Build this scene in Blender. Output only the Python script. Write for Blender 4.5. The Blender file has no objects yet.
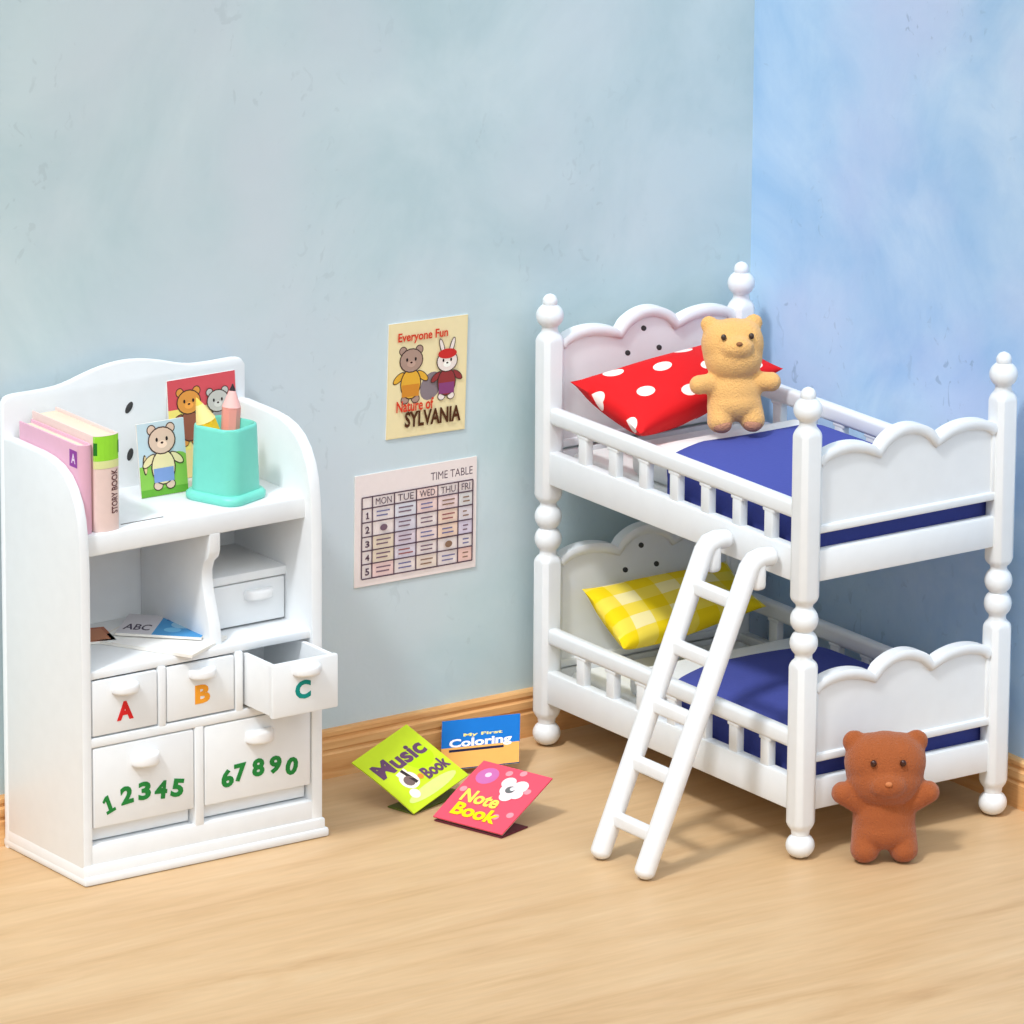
import bpy, bmesh, math, random
from mathutils import Vector, Matrix
random.seed(4)
PI = math.pi
sc = bpy.context.scene
C = sc.collection
sc.unit_settings.system = 'METRIC'
sc.unit_settings.scale_length = 0.1      # doll-size set: one unit is ten centimetres

# ------------------------------------------------------------------ materials
def lin(c):
    return tuple(((x/255)/12.92 if x/255 <= .04045 else ((x/255+.055)/1.055)**2.4) for x in c) + (1,)

def mat(name, rgb, rough=.5, spec=.3, bump=0, bscale=60, sheen=0, coat=0):
    m = bpy.data.materials.new(name); m.use_nodes = True
    nt = m.node_tree; b = nt.nodes['Principled BSDF']
    b.inputs['Base Color'].default_value = lin(rgb)
    b.inputs['Roughness'].default_value = rough
    b.inputs['Specular IOR Level'].default_value = spec
    if sheen: b.inputs['Sheen Weight'].default_value = sheen
    if coat: b.inputs['Coat Weight'].default_value = coat
    tc = nt.nodes.new('ShaderNodeTexCoord')
    n = nt.nodes.new('ShaderNodeTexNoise'); n.inputs['Scale'].default_value = bscale
    n.inputs['Detail'].default_value = 3
    nt.links.new(tc.outputs['Object'], n.inputs['Vector'])
    # a faint tone variation keeps surfaces from looking dead flat
    mx = nt.nodes.new('ShaderNodeMix'); mx.data_type = 'RGBA'
    mx.inputs['A'].default_value = lin(rgb)
    mx.inputs['B'].default_value = lin(tuple(max(0, x*.97) for x in rgb))
    nt.links.new(n.outputs['Fac'], mx.inputs['Factor'])
    nt.links.new(mx.outputs['Result'], b.inputs['Base Color'])
    if bump:
        bp = nt.nodes.new('ShaderNodeBump'); bp.inputs['Strength'].default_value = bump
        bp.inputs['Distance'].default_value = .004
        nt.links.new(n.outputs['Fac'], bp.inputs['Height'])
        nt.links.new(bp.outputs['Normal'], b.inputs['Normal'])
    return m

_pm = {}
def ink(rgb):
    k = tuple(rgb)
    if k not in _pm: _pm[k] = mat('printed_ink_%02x%02x%02x' % k, rgb, .6, .15)
    return _pm[k]

def wall_mat(name, c1, c2, c3, scale, spots):
    m = bpy.data.materials.new(name); m.use_nodes = True
    nt = m.node_tree; N = nt.nodes.new; L = nt.links.new
    b = nt.nodes['Principled BSDF']; b.inputs['Roughness'].default_value = .85
    b.inputs['Specular IOR Level'].default_value = .15
    tc = N('ShaderNodeTexCoord')
    n1 = N('ShaderNodeTexNoise'); n1.inputs['Scale'].default_value = scale; n1.inputs['Detail'].default_value = 5
    n1.inputs['Roughness'].default_value = .6; n1.inputs['Distortion'].default_value = .5
    L(tc.outputs['Object'], n1.inputs['Vector'])
    r1 = N('ShaderNodeValToRGB'); e = r1.color_ramp.elements
    e[0].position = .36; e[0].color = lin(c1); e[1].position = .62; e[1].color = lin(c2)
    L(n1.outputs['Fac'], r1.inputs['Fac'])
    n2 = N('ShaderNodeTexNoise'); n2.inputs['Scale'].default_value = scale*.55; n2.inputs['Detail'].default_value = 4
    mp = N('ShaderNodeMapping'); mp.inputs['Location'].default_value = (7, 3, 5)
    L(tc.outputs['Object'], mp.inputs['Vector']); L(mp.outputs['Vector'], n2.inputs['Vector'])
    r2 = N('ShaderNodeValToRGB'); r2.color_ramp.elements[0].position = .5; r2.color_ramp.elements[1].position = .72
    L(n2.outputs['Fac'], r2.inputs['Fac'])
    mx = N('ShaderNodeMix'); mx.data_type = 'RGBA'
    L(r2.outputs['Color'], mx.inputs['Factor']); L(r1.outputs['Color'], mx.inputs['A']); mx.inputs['B'].default_value = lin(c3)
    # small paint flecks and trowel marks, gathered in loose patches
    n3 = N('ShaderNodeTexNoise'); n3.inputs['Scale'].default_value = 26; n3.inputs['Detail'].default_value = 3
    n3.inputs['Distortion'].default_value = 1.2
    mp3 = N('ShaderNodeMapping'); mp3.inputs['Scale'].default_value = (1, 1, .75)
    L(tc.outputs['Object'], mp3.inputs['Vector']); L(mp3.outputs['Vector'], n3.inputs['Vector'])
    r3 = N('ShaderNodeValToRGB'); r3.color_ramp.elements[0].position = .63; r3.color_ramp.elements[1].position = .69
    L(n3.outputs['Fac'], r3.inputs['Fac'])
    n4 = N('ShaderNodeTexNoise'); n4.inputs['Scale'].default_value = 2.6
    L(mp.outputs['Vector'], n4.inputs['Vector'])
    r4 = N('ShaderNodeValToRGB'); r4.color_ramp.elements[0].position = .48; r4.color_ramp.elements[1].position = .62
    L(n4.outputs['Fac'], r4.inputs['Fac'])
    mu = N('ShaderNodeMath'); mu.operation = 'MULTIPLY'
    L(r3.outputs['Color'], mu.inputs[0]); L(r4.outputs['Color'], mu.inputs[1])
    mu2 = N('ShaderNodeMath'); mu2.operation = 'MULTIPLY'; mu2.inputs[1].default_value = spots
    L(mu.outputs[0], mu2.inputs[0])
    mx2 = N('ShaderNodeMix'); mx2.data_type = 'RGBA'
    L(mu2.outputs[0], mx2.inputs['Factor']); L(mx.outputs['Result'], mx2.inputs['A'])
    mx2.inputs['B'].default_value = lin(tuple(x*.72 for x in c1))
    L(mx2.outputs['Result'], b.inputs['Base Color'])
    bp = N('ShaderNodeBump'); bp.inputs['Strength'].default_value = .12; bp.inputs['Distance'].default_value = .006
    L(n3.outputs['Fac'], bp.inputs['Height']); L(bp.outputs['Normal'], b.inputs['Normal'])
    return m

def wood_mat(name, cols, sc_vec, rough=.5, dist=1.5):
    m = bpy.data.materials.new(name); m.use_nodes = True
    nt = m.node_tree; N = nt.nodes.new; L = nt.links.new
    b = nt.nodes['Principled BSDF']; b.inputs['Roughness'].default_value = rough
    b.inputs['Specular IOR Level'].default_value = .25
    tc = N('ShaderNodeTexCoord'); mp = N('ShaderNodeMapping'); mp.inputs['Scale'].default_value = sc_vec
    L(tc.outputs['Object'], mp.inputs['Vector'])
    n = N('ShaderNodeTexNoise'); n.inputs['Scale'].default_value = 3.0; n.inputs['Detail'].default_value = 6
    n.inputs['Roughness'].default_value = .62; n.inputs['Distortion'].default_value = dist
    L(mp.outputs['Vector'], n.inputs['Vector'])
    r = N('ShaderNodeValToRGB'); el = r.color_ramp.elements
    el[0].position = .3; el[0].color = lin(cols[0]); el[1].position = .72; el[1].color = lin(cols[-1])
    for i, c in enumerate(cols[1:-1]):
        k = el.new(.3+.42*(i+1)/(len(cols)-1)); k.color = lin(c)
    L(n.outputs['Fac'], r.inputs['Fac'])
    n2 = N('ShaderNodeTexNoise'); n2.inputs['Scale'].default_value = 22; n2.inputs['Detail'].default_value = 3
    L(mp.outputs['Vector'], n2.inputs['Vector'])
    mx = N('ShaderNodeMix'); mx.data_type = 'RGBA'; mx.blend_type = 'MULTIPLY'; mx.inputs['Factor'].default_value = .18
    L(r.outputs['Color'], mx.inputs['A']); L(n2.outputs['Fac'], mx.inputs['B'])
    L(mx.outputs['Result'], b.inputs['Base Color'])
    return m

WHITE = mat('white_plastic', (234, 237, 239), .38, .4, bump=.05, bscale=25)
WHITE_S = mat('white_satin_plastic', (237, 239, 241), .3, .45)
HOLE = mat('dark_hole', (62, 62, 62), .8)
SHEET = mat('white_cloth', (240, 241, 238), .85, .1, bump=.35, bscale=90)
BLUE = mat('blue_cloth', (76, 85, 160), .85, .1, bump=.3, bscale=110)
TEAL = mat('aqua_plastic', (118, 214, 196), .35, .4)
PAGES = mat('cream_pages', (226, 214, 192), .8, .1)
BROWN = mat('brown_flock', (164, 90, 50), .95, .05, bump=.9, bscale=260, sheen=.25)
HONEY = mat('honey_flock', (240, 184, 112), .95, .05, bump=.9, bscale=260, sheen=.25)
SOLE = mat('tan_flock', (196, 140, 110), .95, .05, bump=.9, bscale=260)
EYE_B = mat('brown_black_bead', (60, 22, 8), .3, .5)
EYE_K = mat('dark_bead', (62, 42, 26), .3, .5)
NOSE_H = mat('nose_tan', (150, 100, 60), .6, .3)

def uv_dots_mat():
    m = bpy.data.materials.new('red_cloth_white_dots'); m.use_nodes = True
    nt = m.node_tree; N = nt.nodes.new; L = nt.links.new
    b = nt.nodes['Principled BSDF']; b.inputs['Roughness'].default_value = .7; b.inputs['Specular IOR Level'].default_value = .2
    uv = N('ShaderNodeUVMap'); uv.uv_map = 'UVMap'
    facs = []
    for off in ((.046, -.28, 0), (-.453, .18, 0)):
        mp = N('ShaderNodeMapping'); mp.inputs['Scale'].default_value = (2.27, 2.0, 1); mp.inputs['Location'].default_value = off
        L(uv.outputs['UV'], mp.inputs['Vector'])
        fr = N('ShaderNodeVectorMath'); fr.operation = 'FRACTION'; L(mp.outputs['Vector'], fr.inputs[0])
        su = N('ShaderNodeVectorMath'); su.operation = 'SUBTRACT'; L(fr.outputs[0], su.inputs[0]); su.inputs[1].default_value = (.5, .5, 0)
        ms = N('ShaderNodeVectorMath'); ms.operation = 'MULTIPLY'; L(su.outputs[0], ms.inputs[0]); ms.inputs[1].default_value = (1.35, 1, 0)
        le = N('ShaderNodeVectorMath'); le.operation = 'LENGTH'; L(ms.outputs[0], le.inputs[0])
        lt = N('ShaderNodeMath'); lt.operation = 'LESS_THAN'; L(le.outputs['Value'], lt.inputs[0]); lt.inputs[1].default_value = .165
        facs.append(lt)
    mx = N('ShaderNodeMath'); mx.operation = 'MAXIMUM'; L(facs[0].outputs[0], mx.inputs[0]); L(facs[1].outputs[0], mx.inputs[1])
    c = N('ShaderNodeMix'); c.data_type = 'RGBA'; L(mx.outputs[0], c.inputs['Factor'])
    c.inputs['A'].default_value = lin((216, 24, 28)); c.inputs['B'].default_value = lin((252, 232, 222))
    L(c.outputs['Result'], b.inputs['Base Color'])
    return m

def uv_check_mat():
    m = bpy.data.materials.new('yellow_checked_cloth'); m.use_nodes = True
    nt = m.node_tree; N = nt.nodes.new; L = nt.links.new
    b = nt.nodes['Principled BSDF']; b.inputs['Roughness'].default_value = .75; b.inputs['Specular IOR Level'].default_value = .15
    uv = N('ShaderNodeUVMap'); uv.uv_map = 'UVMap'
    mp = N('ShaderNodeMapping'); mp.inputs['Scale'].default_value = (3.5, 2.5, 1); mp.inputs['Location'].default_value = (.1, .15, 0)
    L(uv.outputs['UV'], mp.inputs['Vector'])
    fr = N('ShaderNodeVectorMath'); fr.operation = 'FRACTION'; L(mp.outputs['Vector'], fr.inputs[0])
    sp = N('ShaderNodeSeparateXYZ'); L(fr.outputs[0], sp.inputs[0])
    s = []
    for k in ('X', 'Y'):
        lt = N('ShaderNodeMath'); lt.operation = 'LESS_THAN'; L(sp.outputs[k], lt.inputs[0]); lt.inputs[1].default_value = .5; s.append(lt)
    ad = N('ShaderNodeMath'); ad.operation = 'ADD'; L(s[0].outputs[0], ad.inputs[0]); L(s[1].outputs[0], ad.inputs[1])
    ha = N('ShaderNodeMath'); ha.operation = 'MULTIPLY'; L(ad.outputs[0], ha.inputs[0]); ha.inputs[1].default_value = .5
    r = N('ShaderNodeValToRGB'); r.color_ramp.interpolation = 'CONSTANT'; e = r.color_ramp.elements
    e[0].position = 0; e[0].color = lin((252, 236, 170)); e[1].position = .75; e[1].color = lin((248, 214, 20))
    k = e.new(.25); k.color = lin((250, 222, 80))
    L(ha.outputs[0], r.inputs['Fac']); L(r.outputs['Color'], b.inputs['Base Color'])
    return m

# ------------------------------------------------------------------ geometry helpers
def nb(): return bmesh.new()

def box(bm, x0, x1, y0, y1, z0, z1, bev=0.004, seg=2):
    r = bmesh.ops.create_cube(bm, size=1.0)
    vs = r['verts']
    for v in vs:
        v.co = Vector((x0+(v.co.x+.5)*(x1-x0), y0+(v.co.y+.5)*(y1-y0), z0+(v.co.z+.5)*(z1-z0)))
    if bev:
        bev = min(bev, .45*min(x1-x0, y1-y0, z1-z0))
        es = list({e for v in vs for e in v.link_edges})
        bmesh.ops.bevel(bm, geom=es, offset=bev, segments=seg, profile=.5, affect='EDGES')
    return bm

def rings(bm, ring_list, cap=True, closed_u=True):
    """skin a list of rings (each a list of points)"""
    vr = [[bm.verts.new(p) for p in r] for r in ring_list]
    n = len(vr[0])
    for a, b in zip(vr, vr[1:]):
        for i in range(n if closed_u else n-1):
            j = (i+1) % n
            bm.faces.new((a[i], a[j], b[j], b[i]))
    if cap:
        bm.faces.new(list(reversed(vr[0]))); bm.faces.new(vr[-1])
    return bm

def tube(bm, pts, rad, seg=16, capr=True):
    """round bar along a list of points; rad a number or list; rounded ends"""
    pts = [Vector(p) for p in pts]
    if not isinstance(rad, (list, tuple)): rad = [rad]*len(pts)
    if capr:
        d0 = (pts[0]-pts[1]).normalized(); d1 = (pts[-1]-pts[-2]).normalized()
        a = []; ar = []
        for k in (80, 60, 35, 15):
            t = math.radians(k); a.append(pts[0]+d0*rad[0]*math.sin(t)*.8); ar.append(rad[0]*math.cos(t))
        b = []; br = []
        for k in (15, 35, 60, 80):
            t = math.radians(k); b.append(pts[-1]+d1*rad[-1]*math.sin(t)*.8); br.append(rad[-1]*math.cos(t))
        pts = a+pts+b; rad = ar+list(rad)+br
    rl = []; up = None
    for i, p in enumerate(pts):
        t = (pts[min(i+1, len(pts)-1)]-pts[max(i-1, 0)]).normalized()
        if up is None:
            up = t.orthogonal().normalized()
        up = (up-t*up.dot(t)).normalized(); w = t.cross(up)
        rl.append([p+(up*math.cos(2*PI*k/seg)+w*math.sin(2*PI*k/seg))*rad[i] for k in range(seg)])
    return rings(bm, rl)

def prism(bm, poly, fn, a, b, bev=0):
    """extrude 2-D polygon; fn(u, v, w) -> point; w from a to b"""
    A = [bm.verts.new(fn(u, v, a)) for u, v in poly]; B = [bm.verts.new(fn(u, v, b)) for u, v in poly]
    n = len(poly); fs = [bm.faces.new(list(reversed(A))), bm.faces.new(B)]
    for i in range(n):
        j = (i+1) % n; fs.append(bm.faces.new((A[i], A[j], B[j], B[i])))
    if bev:
        bmesh.ops.recalc_face_normals(bm, faces=fs)
        es = list({e for f in fs[:2] for e in f.edges})
        bmesh.ops.bevel(bm, geom=es, offset=bev, segments=2, profile=.5, affect='EDGES')
    return bm

def ell(bm, c, r, R=None, seg=20):
    g = bmesh.ops.create_uvsphere(bm, u_segments=seg, v_segments=seg//2+2, radius=1)
    M = Matrix.Diagonal(Vector(r)).to_3x3()
    for v in g['verts']:
        p = M @ v.co
        if R: p = R @ p
        v.co = p + Vector(c)
    return bm

def world_loc(o):
    v = Vector(o.location)
    while o.parent: o = o.parent; v += Vector(o.location)
    return v

def obj(name, bm, m, parent=None, smooth=35, loc=None):
    """bm holds world coordinates; child meshes are stored relative to their thing"""
    bmesh.ops.recalc_face_normals(bm, faces=bm.faces)
    org = world_loc(parent) if parent else (Vector(loc) if loc else Vector((0, 0, 0)))
    for v in bm.verts: v.co -= org
    me = bpy.data.meshes.new(name); bm.to_mesh(me); bm.free()
    for x in (m if isinstance(m, (list, tuple)) else [m]): me.materials.append(x)
    if smooth:
        for p in me.polygons: p.use_smooth = True
        me.set_sharp_from_angle(angle=math.radians(smooth))
    o = bpy.data.objects.new(name, me); C.objects.link(o)
    if parent: o.parent = parent
    elif loc: o.location = loc
    return o

def tag(o, label, cat, group=None):
    o['label'] = label; o['category'] = cat
    if group: o['group'] = group
    return o

def thing(name, label, cat, loc, group=None):
    o = bpy.data.objects.new(name, None); C.objects.link(o); o.location = loc
    o.empty_display_size = .05
    return tag(o, label, cat, group)

def struct(name, bm, m, smooth=0):
    o = obj(name, bm, m, smooth=smooth); o['kind'] = 'structure'; return o

# -- printed artwork: flat shapes laid on a face of a card or booklet
def text_mesh(body, bold=0.0, space=1.0):
    cu = bpy.data.curves.new('tmp_text', 'FONT'); cu.body = body; cu.size = 1; cu.offset = bold
    cu.space_character = space; cu.resolution_u = 3; cu.fill_mode = 'BOTH'
    o = bpy.data.objects.new('tmp_text', cu)
    me = bpy.data.meshes.new_from_object(o)
    vs = [tuple(v.co) for v in me.vertices]; fs = [tuple(p.vertices) for p in me.polygons]
    bpy.data.objects.remove(o); bpy.data.curves.remove(cu); bpy.data.meshes.remove(me)
    x0 = min(v[0] for v in vs); x1 = max(v[0] for v in vs); y0 = min(v[1] for v in vs); y1 = max(v[1] for v in vs)
    return [((v[0]-x0)/(x1-x0), (v[1]-y0)/(y1-y0)) for v in vs], fs

ONE = ([(.12, 0), (.88, 0), (.88, .17), (.66, .17), (.66, 1), (.42, 1), (.10, .80), (.16, .66), (.36, .76), (.36, .17), (.12, .17)], [tuple(range(11))])
class Art:
    """collects flat coloured shapes in a unit frame (u right, v up, 0..1) of size w x h"""
    def __init__(s, bm, mats, fn, w, h, step=.00009):
        s.bm = bm; s.mats = mats; s.fn = fn; s.w = w; s.h = h; s.n = 0; s.step = step
    def _mi(s, c):
        m = ink(c)
        if m not in s.mats: s.mats.append(m)
        return s.mats.index(m)
    def _add(s, pts, faces, c, lift=0):
        s.n += 1; mi = s._mi(c)
        vs = [s.bm.verts.new(s.fn(min(max(u, 0), 1), min(max(v, 0), 1), s.n*s.step+lift)) for u, v in pts]
        for f in faces:
            try:
                fc = s.bm.faces.new([vs[i] for i in f]); fc.material_index = mi
            except ValueError: pass
    def poly(s, pts, c): s._add(pts, [list(range(len(pts)))], c)
    def rect(s, u0, v0, u1, v1, c): s.poly([(u0, v0), (u1, v0), (u1, v1), (u0, v1)], c)
    def oval(s, u, v, ru, rv, c, rot=0, n=18):
        s.poly([(u+(ru*math.cos(t)*math.cos(rot)*s.w-rv*math.sin(t)*math.sin(rot)*s.h)/s.w,
                 v+(ru*math.cos(t)*math.sin(rot)*s.w+rv*math.sin(t)*math.cos(rot)*s.h)/s.h)
                for t in [2*PI*k/n for k in range(n)]], c)
    def line(s, u0, v0, u1, v1, t, c):
        dx = (u1-u0)*s.w; dy = (v1-v0)*s.h; l = math.hypot(dx, dy) or 1
        nx = -dy/l*t/2/s.w; ny = dx/l*t/2/s.h
        s.poly([(u0+nx, v0+ny), (u0-nx, v0-ny), (u1-nx, v1-ny), (u1+nx, v1+ny)], c)
    def text(s, body, u0, v0, u1, v1, c, bold=.02, rot=0, space=1.0):
        p, f = ONE if body == '1' else text_mesh(body, bold, space)
        cu = (u0+u1)/2; cv = (v0+v1)/2; out = []
        for a, b in p:
            x = (u0+(u1-u0)*a-cu)*s.w; y = (v0+(v1-v0)*b-cv)*s.h
            out.append((cu+(x*math.cos(rot)-y*math.sin(rot))/s.w, cv+(x*math.sin(rot)+y*math.cos(rot))/s.h))
        s._add(out, f, c)

def fit_frame(P, U, V, N, w, h):
    """P lower-left corner, U,V unit directions, N face normal"""
    P, U, V, N = Vector(P), Vector(U).normalized(), Vector(V).normalized(), Vector(N).normalized()
    return lambda u, v, k: P+U*(u*w)+V*(v*h)+N*k

def slab(bm, fn, w, h, t, bend=0, mi=0, n=8, side=1):
    """thin cover sheet 0..1 x 0..1 under a frame; t thickness downwards, bend curls it"""
    g = [[None]*(n+1) for _ in range(n+1)]; b = [[None]*(n+1) for _ in range(n+1)]
    for i in range(n+1):
        for j in range(n+1):
            u, v = i/n, j/n
            g[i][j] = bm.verts.new(fn(u, v, 0)); b[i][j] = bm.verts.new(fn(u, v, -t))
    F = []
    for i in range(n):
        for j in range(n):
            F.append(bm.faces.new((g[i][j], g[i+1][j], g[i+1][j+1], g[i][j+1])))
            F.append(bm.faces.new((b[i][j+1], b[i+1][j+1], b[i+1][j], b[i][j])))
    for i in range(n):
        F.append(bm.faces.new((g[i][0], b[i][0], b[i+1][0], g[i+1][0])))
        F.append(bm.faces.new((g[i+1][n], b[i+1][n], b[i][n], g[i][n])))
        F.append(bm.faces.new((g[0][i+1], b[0][i+1], b[0][i], g[0][i])))
        F.append(bm.faces.new((g[n][i], b[n][i], b[n][i+1], g[n][i+1])))
    for f in F: f.material_index = mi

# ------------------------------------------------------------------ setting
XC, YW = .661, .0986            # right wall plane, back wall plane
bm = nb(); box(bm, -4.0, XC+.06, YW, YW+.06, 0, 2.6, 0)
struct('wall_back', bm, wall_mat('pale_aqua_plaster', (186, 207, 211), (203, 219, 222), (202, 212, 218), 2.1, .15))
bm = nb(); box(bm, XC, XC+.06, -4.2, YW, 0, 2.6, 0)
struct('wall_right', bm, wall_mat('sky_blue_plaster', (164, 200, 234), (194, 219, 243), (194, 208, 238), 2.6, .38))
bm = nb(); box(bm, -4.0, XC+.06, -4.2, YW+.06, -.06, 0, 0)
struct('floor', bm, wood_mat('light_beech_floor', [(197, 158, 114), (208, 171, 127), (214, 179, 136), (218, 186, 145)], (.35, 2.6, 1), .42, .9))
BASEW = wood_mat('orange_pine_trim', [(212, 150, 90), (234, 180, 120), (242, 200, 144)], (.6, 1, 9), .5, .6)
BASEW2 = wood_mat('orange_pine_trim_side', [(212, 150, 90), (234, 180, 120), (242, 200, 144)], (1, .6, 9), .5, .6)
PROF = [(0, 0), (.026, 0), (.026, .058), (.020, .062), (.020, .067), (.024, .071), (.024, .088), (.016, .092), (.016, .097), (.019, .101), (.018, .110), (.013, .1147), (0, .1147)]
bm = nb(); prism(bm, PROF, lambda u, v, w: Vector((w, YW-u, v)), -4.0, XC)
struct('baseboard_back', bm, BASEW)
bm = nb(); prism(bm, PROF, lambda u, v, w: Vector((XC-u, w, v)), -4.2, YW-.0262)
struct('baseboard_right', bm, BASEW2)

# ------------------------------------------------------------------ bunk bed
L_, W_ = 1.0075, .56
bed = thing('bunk_bed', 'white toy bunk bed with turned posts and scalloped ends in the room corner', 'bunk bed', (W_/2, -L_/2, 0))

def ring_at(cx, cy, z, r, sq):
    """sq=0 circle of radius r; sq=1 chamfered square of half-width r"""
    out = []
    n = 40
    for k in range(n):
        t = 2*PI*(k+.5)/n; c, s = math.cos(t), math.sin(t)
        q = r*1.0
        if sq:
            # chamfered square: min of the two half-plane distances
            d1 = r/max(abs(c), abs(s)); d2 = (r*1.60)/(abs(c)+abs(s))
            rr = min(d1, d2)*sq+r*(1-sq)
        else: rr = q
        out.append(Vector((cx+rr*c, cy+rr*s, z)))
    return out

def ball_profile(zc, r, z0, z1, n=7):
    o = []
    for k in range(n):
        z = z0+(z1-z0)*k/(n-1)
        o.append((z, math.sqrt(max(1e-6, 1-((z-zc)/r)**2))))
    return o

def post(cx, cy):
    P = []
    def ball(zc, rz, rx, a, b, n=7):
        for z, f in ball_profile(zc, rz, a, b, n): P.append((z, rx*f, 0))
    ball(.031, .031, .0335, .0008, .056, 9)
    P.append((.062, .0215, 0)); P.append((.067, .0215, 0)); P.append((.072, .0240, .3)); P.append((.079, .0270, .7)); P.append((.087, .0285, 1))
    P.append((.457, .0285, 1)); P.append((.463, .0278, .9)); P.append((.468, .0262, .6)); P.append((.472, .0235, .3)); P.append((.476, .0205, 0)); P.append((.484, .0200, 0))
    ball(.5145, .034, .0325, .488, .5415, 8)
    ball(.5695, .034, .0325, .5425, .596, 8)
    P.append((.600, .0195, 0)); P.append((.606, .0205, 0)); P.append((.610, .0240, .3)); P.append((.616, .0270, .7)); P.append((.624, .0285, 1))
    P.append((1.000, .0285, 1)); P.append((1.006, .0278, .9)); P.append((1.012, .0262, .6)); P.append((1.017, .0235, .3)); P.append((1.022, .0205, 0)); P.append((1.029, .0190, 0))
    ball(1.061, .031, .033, 1.036, 1.086, 9)
    ball(1.095, .0190, .0180, 1.088, 1.1138, 8)
    bm = nb(); rings(bm, [ring_at(cx, cy, z, r, s) for z, r, s in P])
    return obj('post', bm, WHITE, bed, 40)
for cx, cy in ((0, 0), (0, -L_), (W_, -L_), (W_, 0)): post(cx, cy)

def arch_outline(xa, xb, zs, zm, zv):
    """three scallops from xa to xb: valley heights zv, side crests zs, middle crest zm"""
    w = (xb-xa)/3; pts = []
    for i, zc in enumerate((zs, zm, zs)):
        a = xa+i*w; n = 14
        la = zv if i else zs-.028
        lb = zv if i < 2 else zs-.028
        for k in range(n+(i == 2)):
            t = k/n; s = abs(math.sin(PI*t))**.62
            base = la*(1-t)+lb*t
            pts.append((a+w*t, base+(zc-base)*s))
    return pts

def end_panel(name, y, zbot, zs, zm, zv, motif, facing):
    xa, xb = .021, W_-.021
    out = arch_outline(xa, xb, zs, zm, zv)
    bm = nb()
    inner = []
    rw = .024
    for i, (x, z) in enumerate(out):
        a = out[max(i-1, 0)]; b = out[min(i+1, len(out)-1)]
        tx, tz = b[0]-a[0], b[1]-a[1]; l = math.hypot(tx, tz)
        inner.append((min(max(x+tz/l*rw, xa+.001), xb-.001), z-tx/l*rw))
    # recessed panel
    prism(bm, [(xa, zbot)]+[(x, z-.006) for x, z in out]+[(xb, zbot)], lambda u, v, w: Vector((u, w, v)), y-.007, y+.007)
    # raised, rounded rim that follows the scallops
    prof = [(0, -.009), (.0, -.0155), (.25, -.0185), (.75, -.0175), (1, -.0125), (1, .0125), (.75, .0175), (.25, .0185), (0, .0155), (0, .009)]
    rl = []
    for (x, z), (xi, zi) in zip(out, inner):
        rl.append([Vector((x+(xi-x)*t, y+d, z+(zi-z)*t)) for t, d in prof])
    rings(bm, rl)
    box(bm, xa, xa+.016, y-.012, y+.012, zbot, zs-.03, .004)
    box(bm, xb-.016, xb, y-.012, y+.012, zbot, zs-.03, .004)
    box(bm, xa, xb, y-.014, y+.014, zbot, zbot+.020, .004)
    o = obj(name, bm, WHITE, bed, 50)
    if motif:
        for (mx, mz) in ((.268, zm-.052), (.222, zm-.106), (.314, zm-.106)):
            b2 = nb(); ell(b2, (mx, y-.0072, mz), (.0085, .0012, .0065), Matrix.Rotation(.5, 3, 'Y'), 12)
            obj('cutout_hole', b2, HOLE, o)
    return o
end_panel('headboard', 0, .735, 1.022, 1.045, 1.000, True, -1)
end_panel('headboard', 0, .190, .487, .508, .465, True, -1)
end_panel('footboard', -L_, .768, .970, .988, .943, False, -1)
end_panel('footboard', -L_, .226, .434, .452, .410, False, -1)
for dz, dzz in ((0, 0), (-.5425, 0)):
    for y in (0, -L_):
        bm = nb(); box(bm, .024, W_-.024, y-.014, y+.014, .655+dz, .7295+dz, .006)
        obj('end_rail', bm, WHITE, bed)
    for s, xo in ((-1, -.0195), (1, W_-.0105)):
        bm = nb()
        box(bm, xo, xo+.030, -L_+.026, -.026, .802+dz, .843+dz, .010, 3)
        box(bm, xo, xo+.030, -L_+.026, -.026, .655+dz, .736+dz, .006)
        rail = obj('side_rail', bm, WHITE, bed)
        for k in range(7):
            yc = -.157-.1215*k
            bm = nb(); box(bm, xo+.004, xo+.026, yc-.0165, yc+.0165, .730+dz, .808+dz, .004)
            # little shoulders where the spindle meets the rail
            box(bm, xo+.003, xo+.027, yc-.022, yc+.022, .795+dz, .806+dz, .004)
            obj('baluster', bm, WHITE, rail)
    bm = nb(); box(bm, .009, W_-.009, -L_+.012, -.012, .664+dz, .690+dz, .003)
    obj('bed_base', bm, WHITE, bed)

# ------------------------------------------------------------------ bedding
def mattress(z, label):
    bm = nb(); box(bm, .045, W_-.024, -L_+.04, -.03, z+.0005, z+.036, .012, 4)
    o = obj('mattress', bm, SHEET, loc=(W_/2, -L_/2, z)); tag(o, label, 'mattress', 'mattresses of the bunk bed')
mattress(.690, 'white mattress of the upper bunk, under the red dotted pillow')
mattress(.1475, 'white mattress of the lower bunk, under the yellow checked pillow')

def quilt(z, label):
    bm = nb(); box(bm, .045, W_-.024, -L_+.058, -.262, z+.037, z+.104, .022, 4)
    o = obj('quilt', bm, SHEET, loc=(W_/2, -L_*.6, z+.037)); tag(o, label, 'quilt', 'white quilts of the bunk bed')
quilt(.690, 'white quilt showing above the blue blanket of the upper bunk, under the honey teddy')
quilt(.1475, 'white quilt showing above the blue blanket of the lower bunk')

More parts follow.
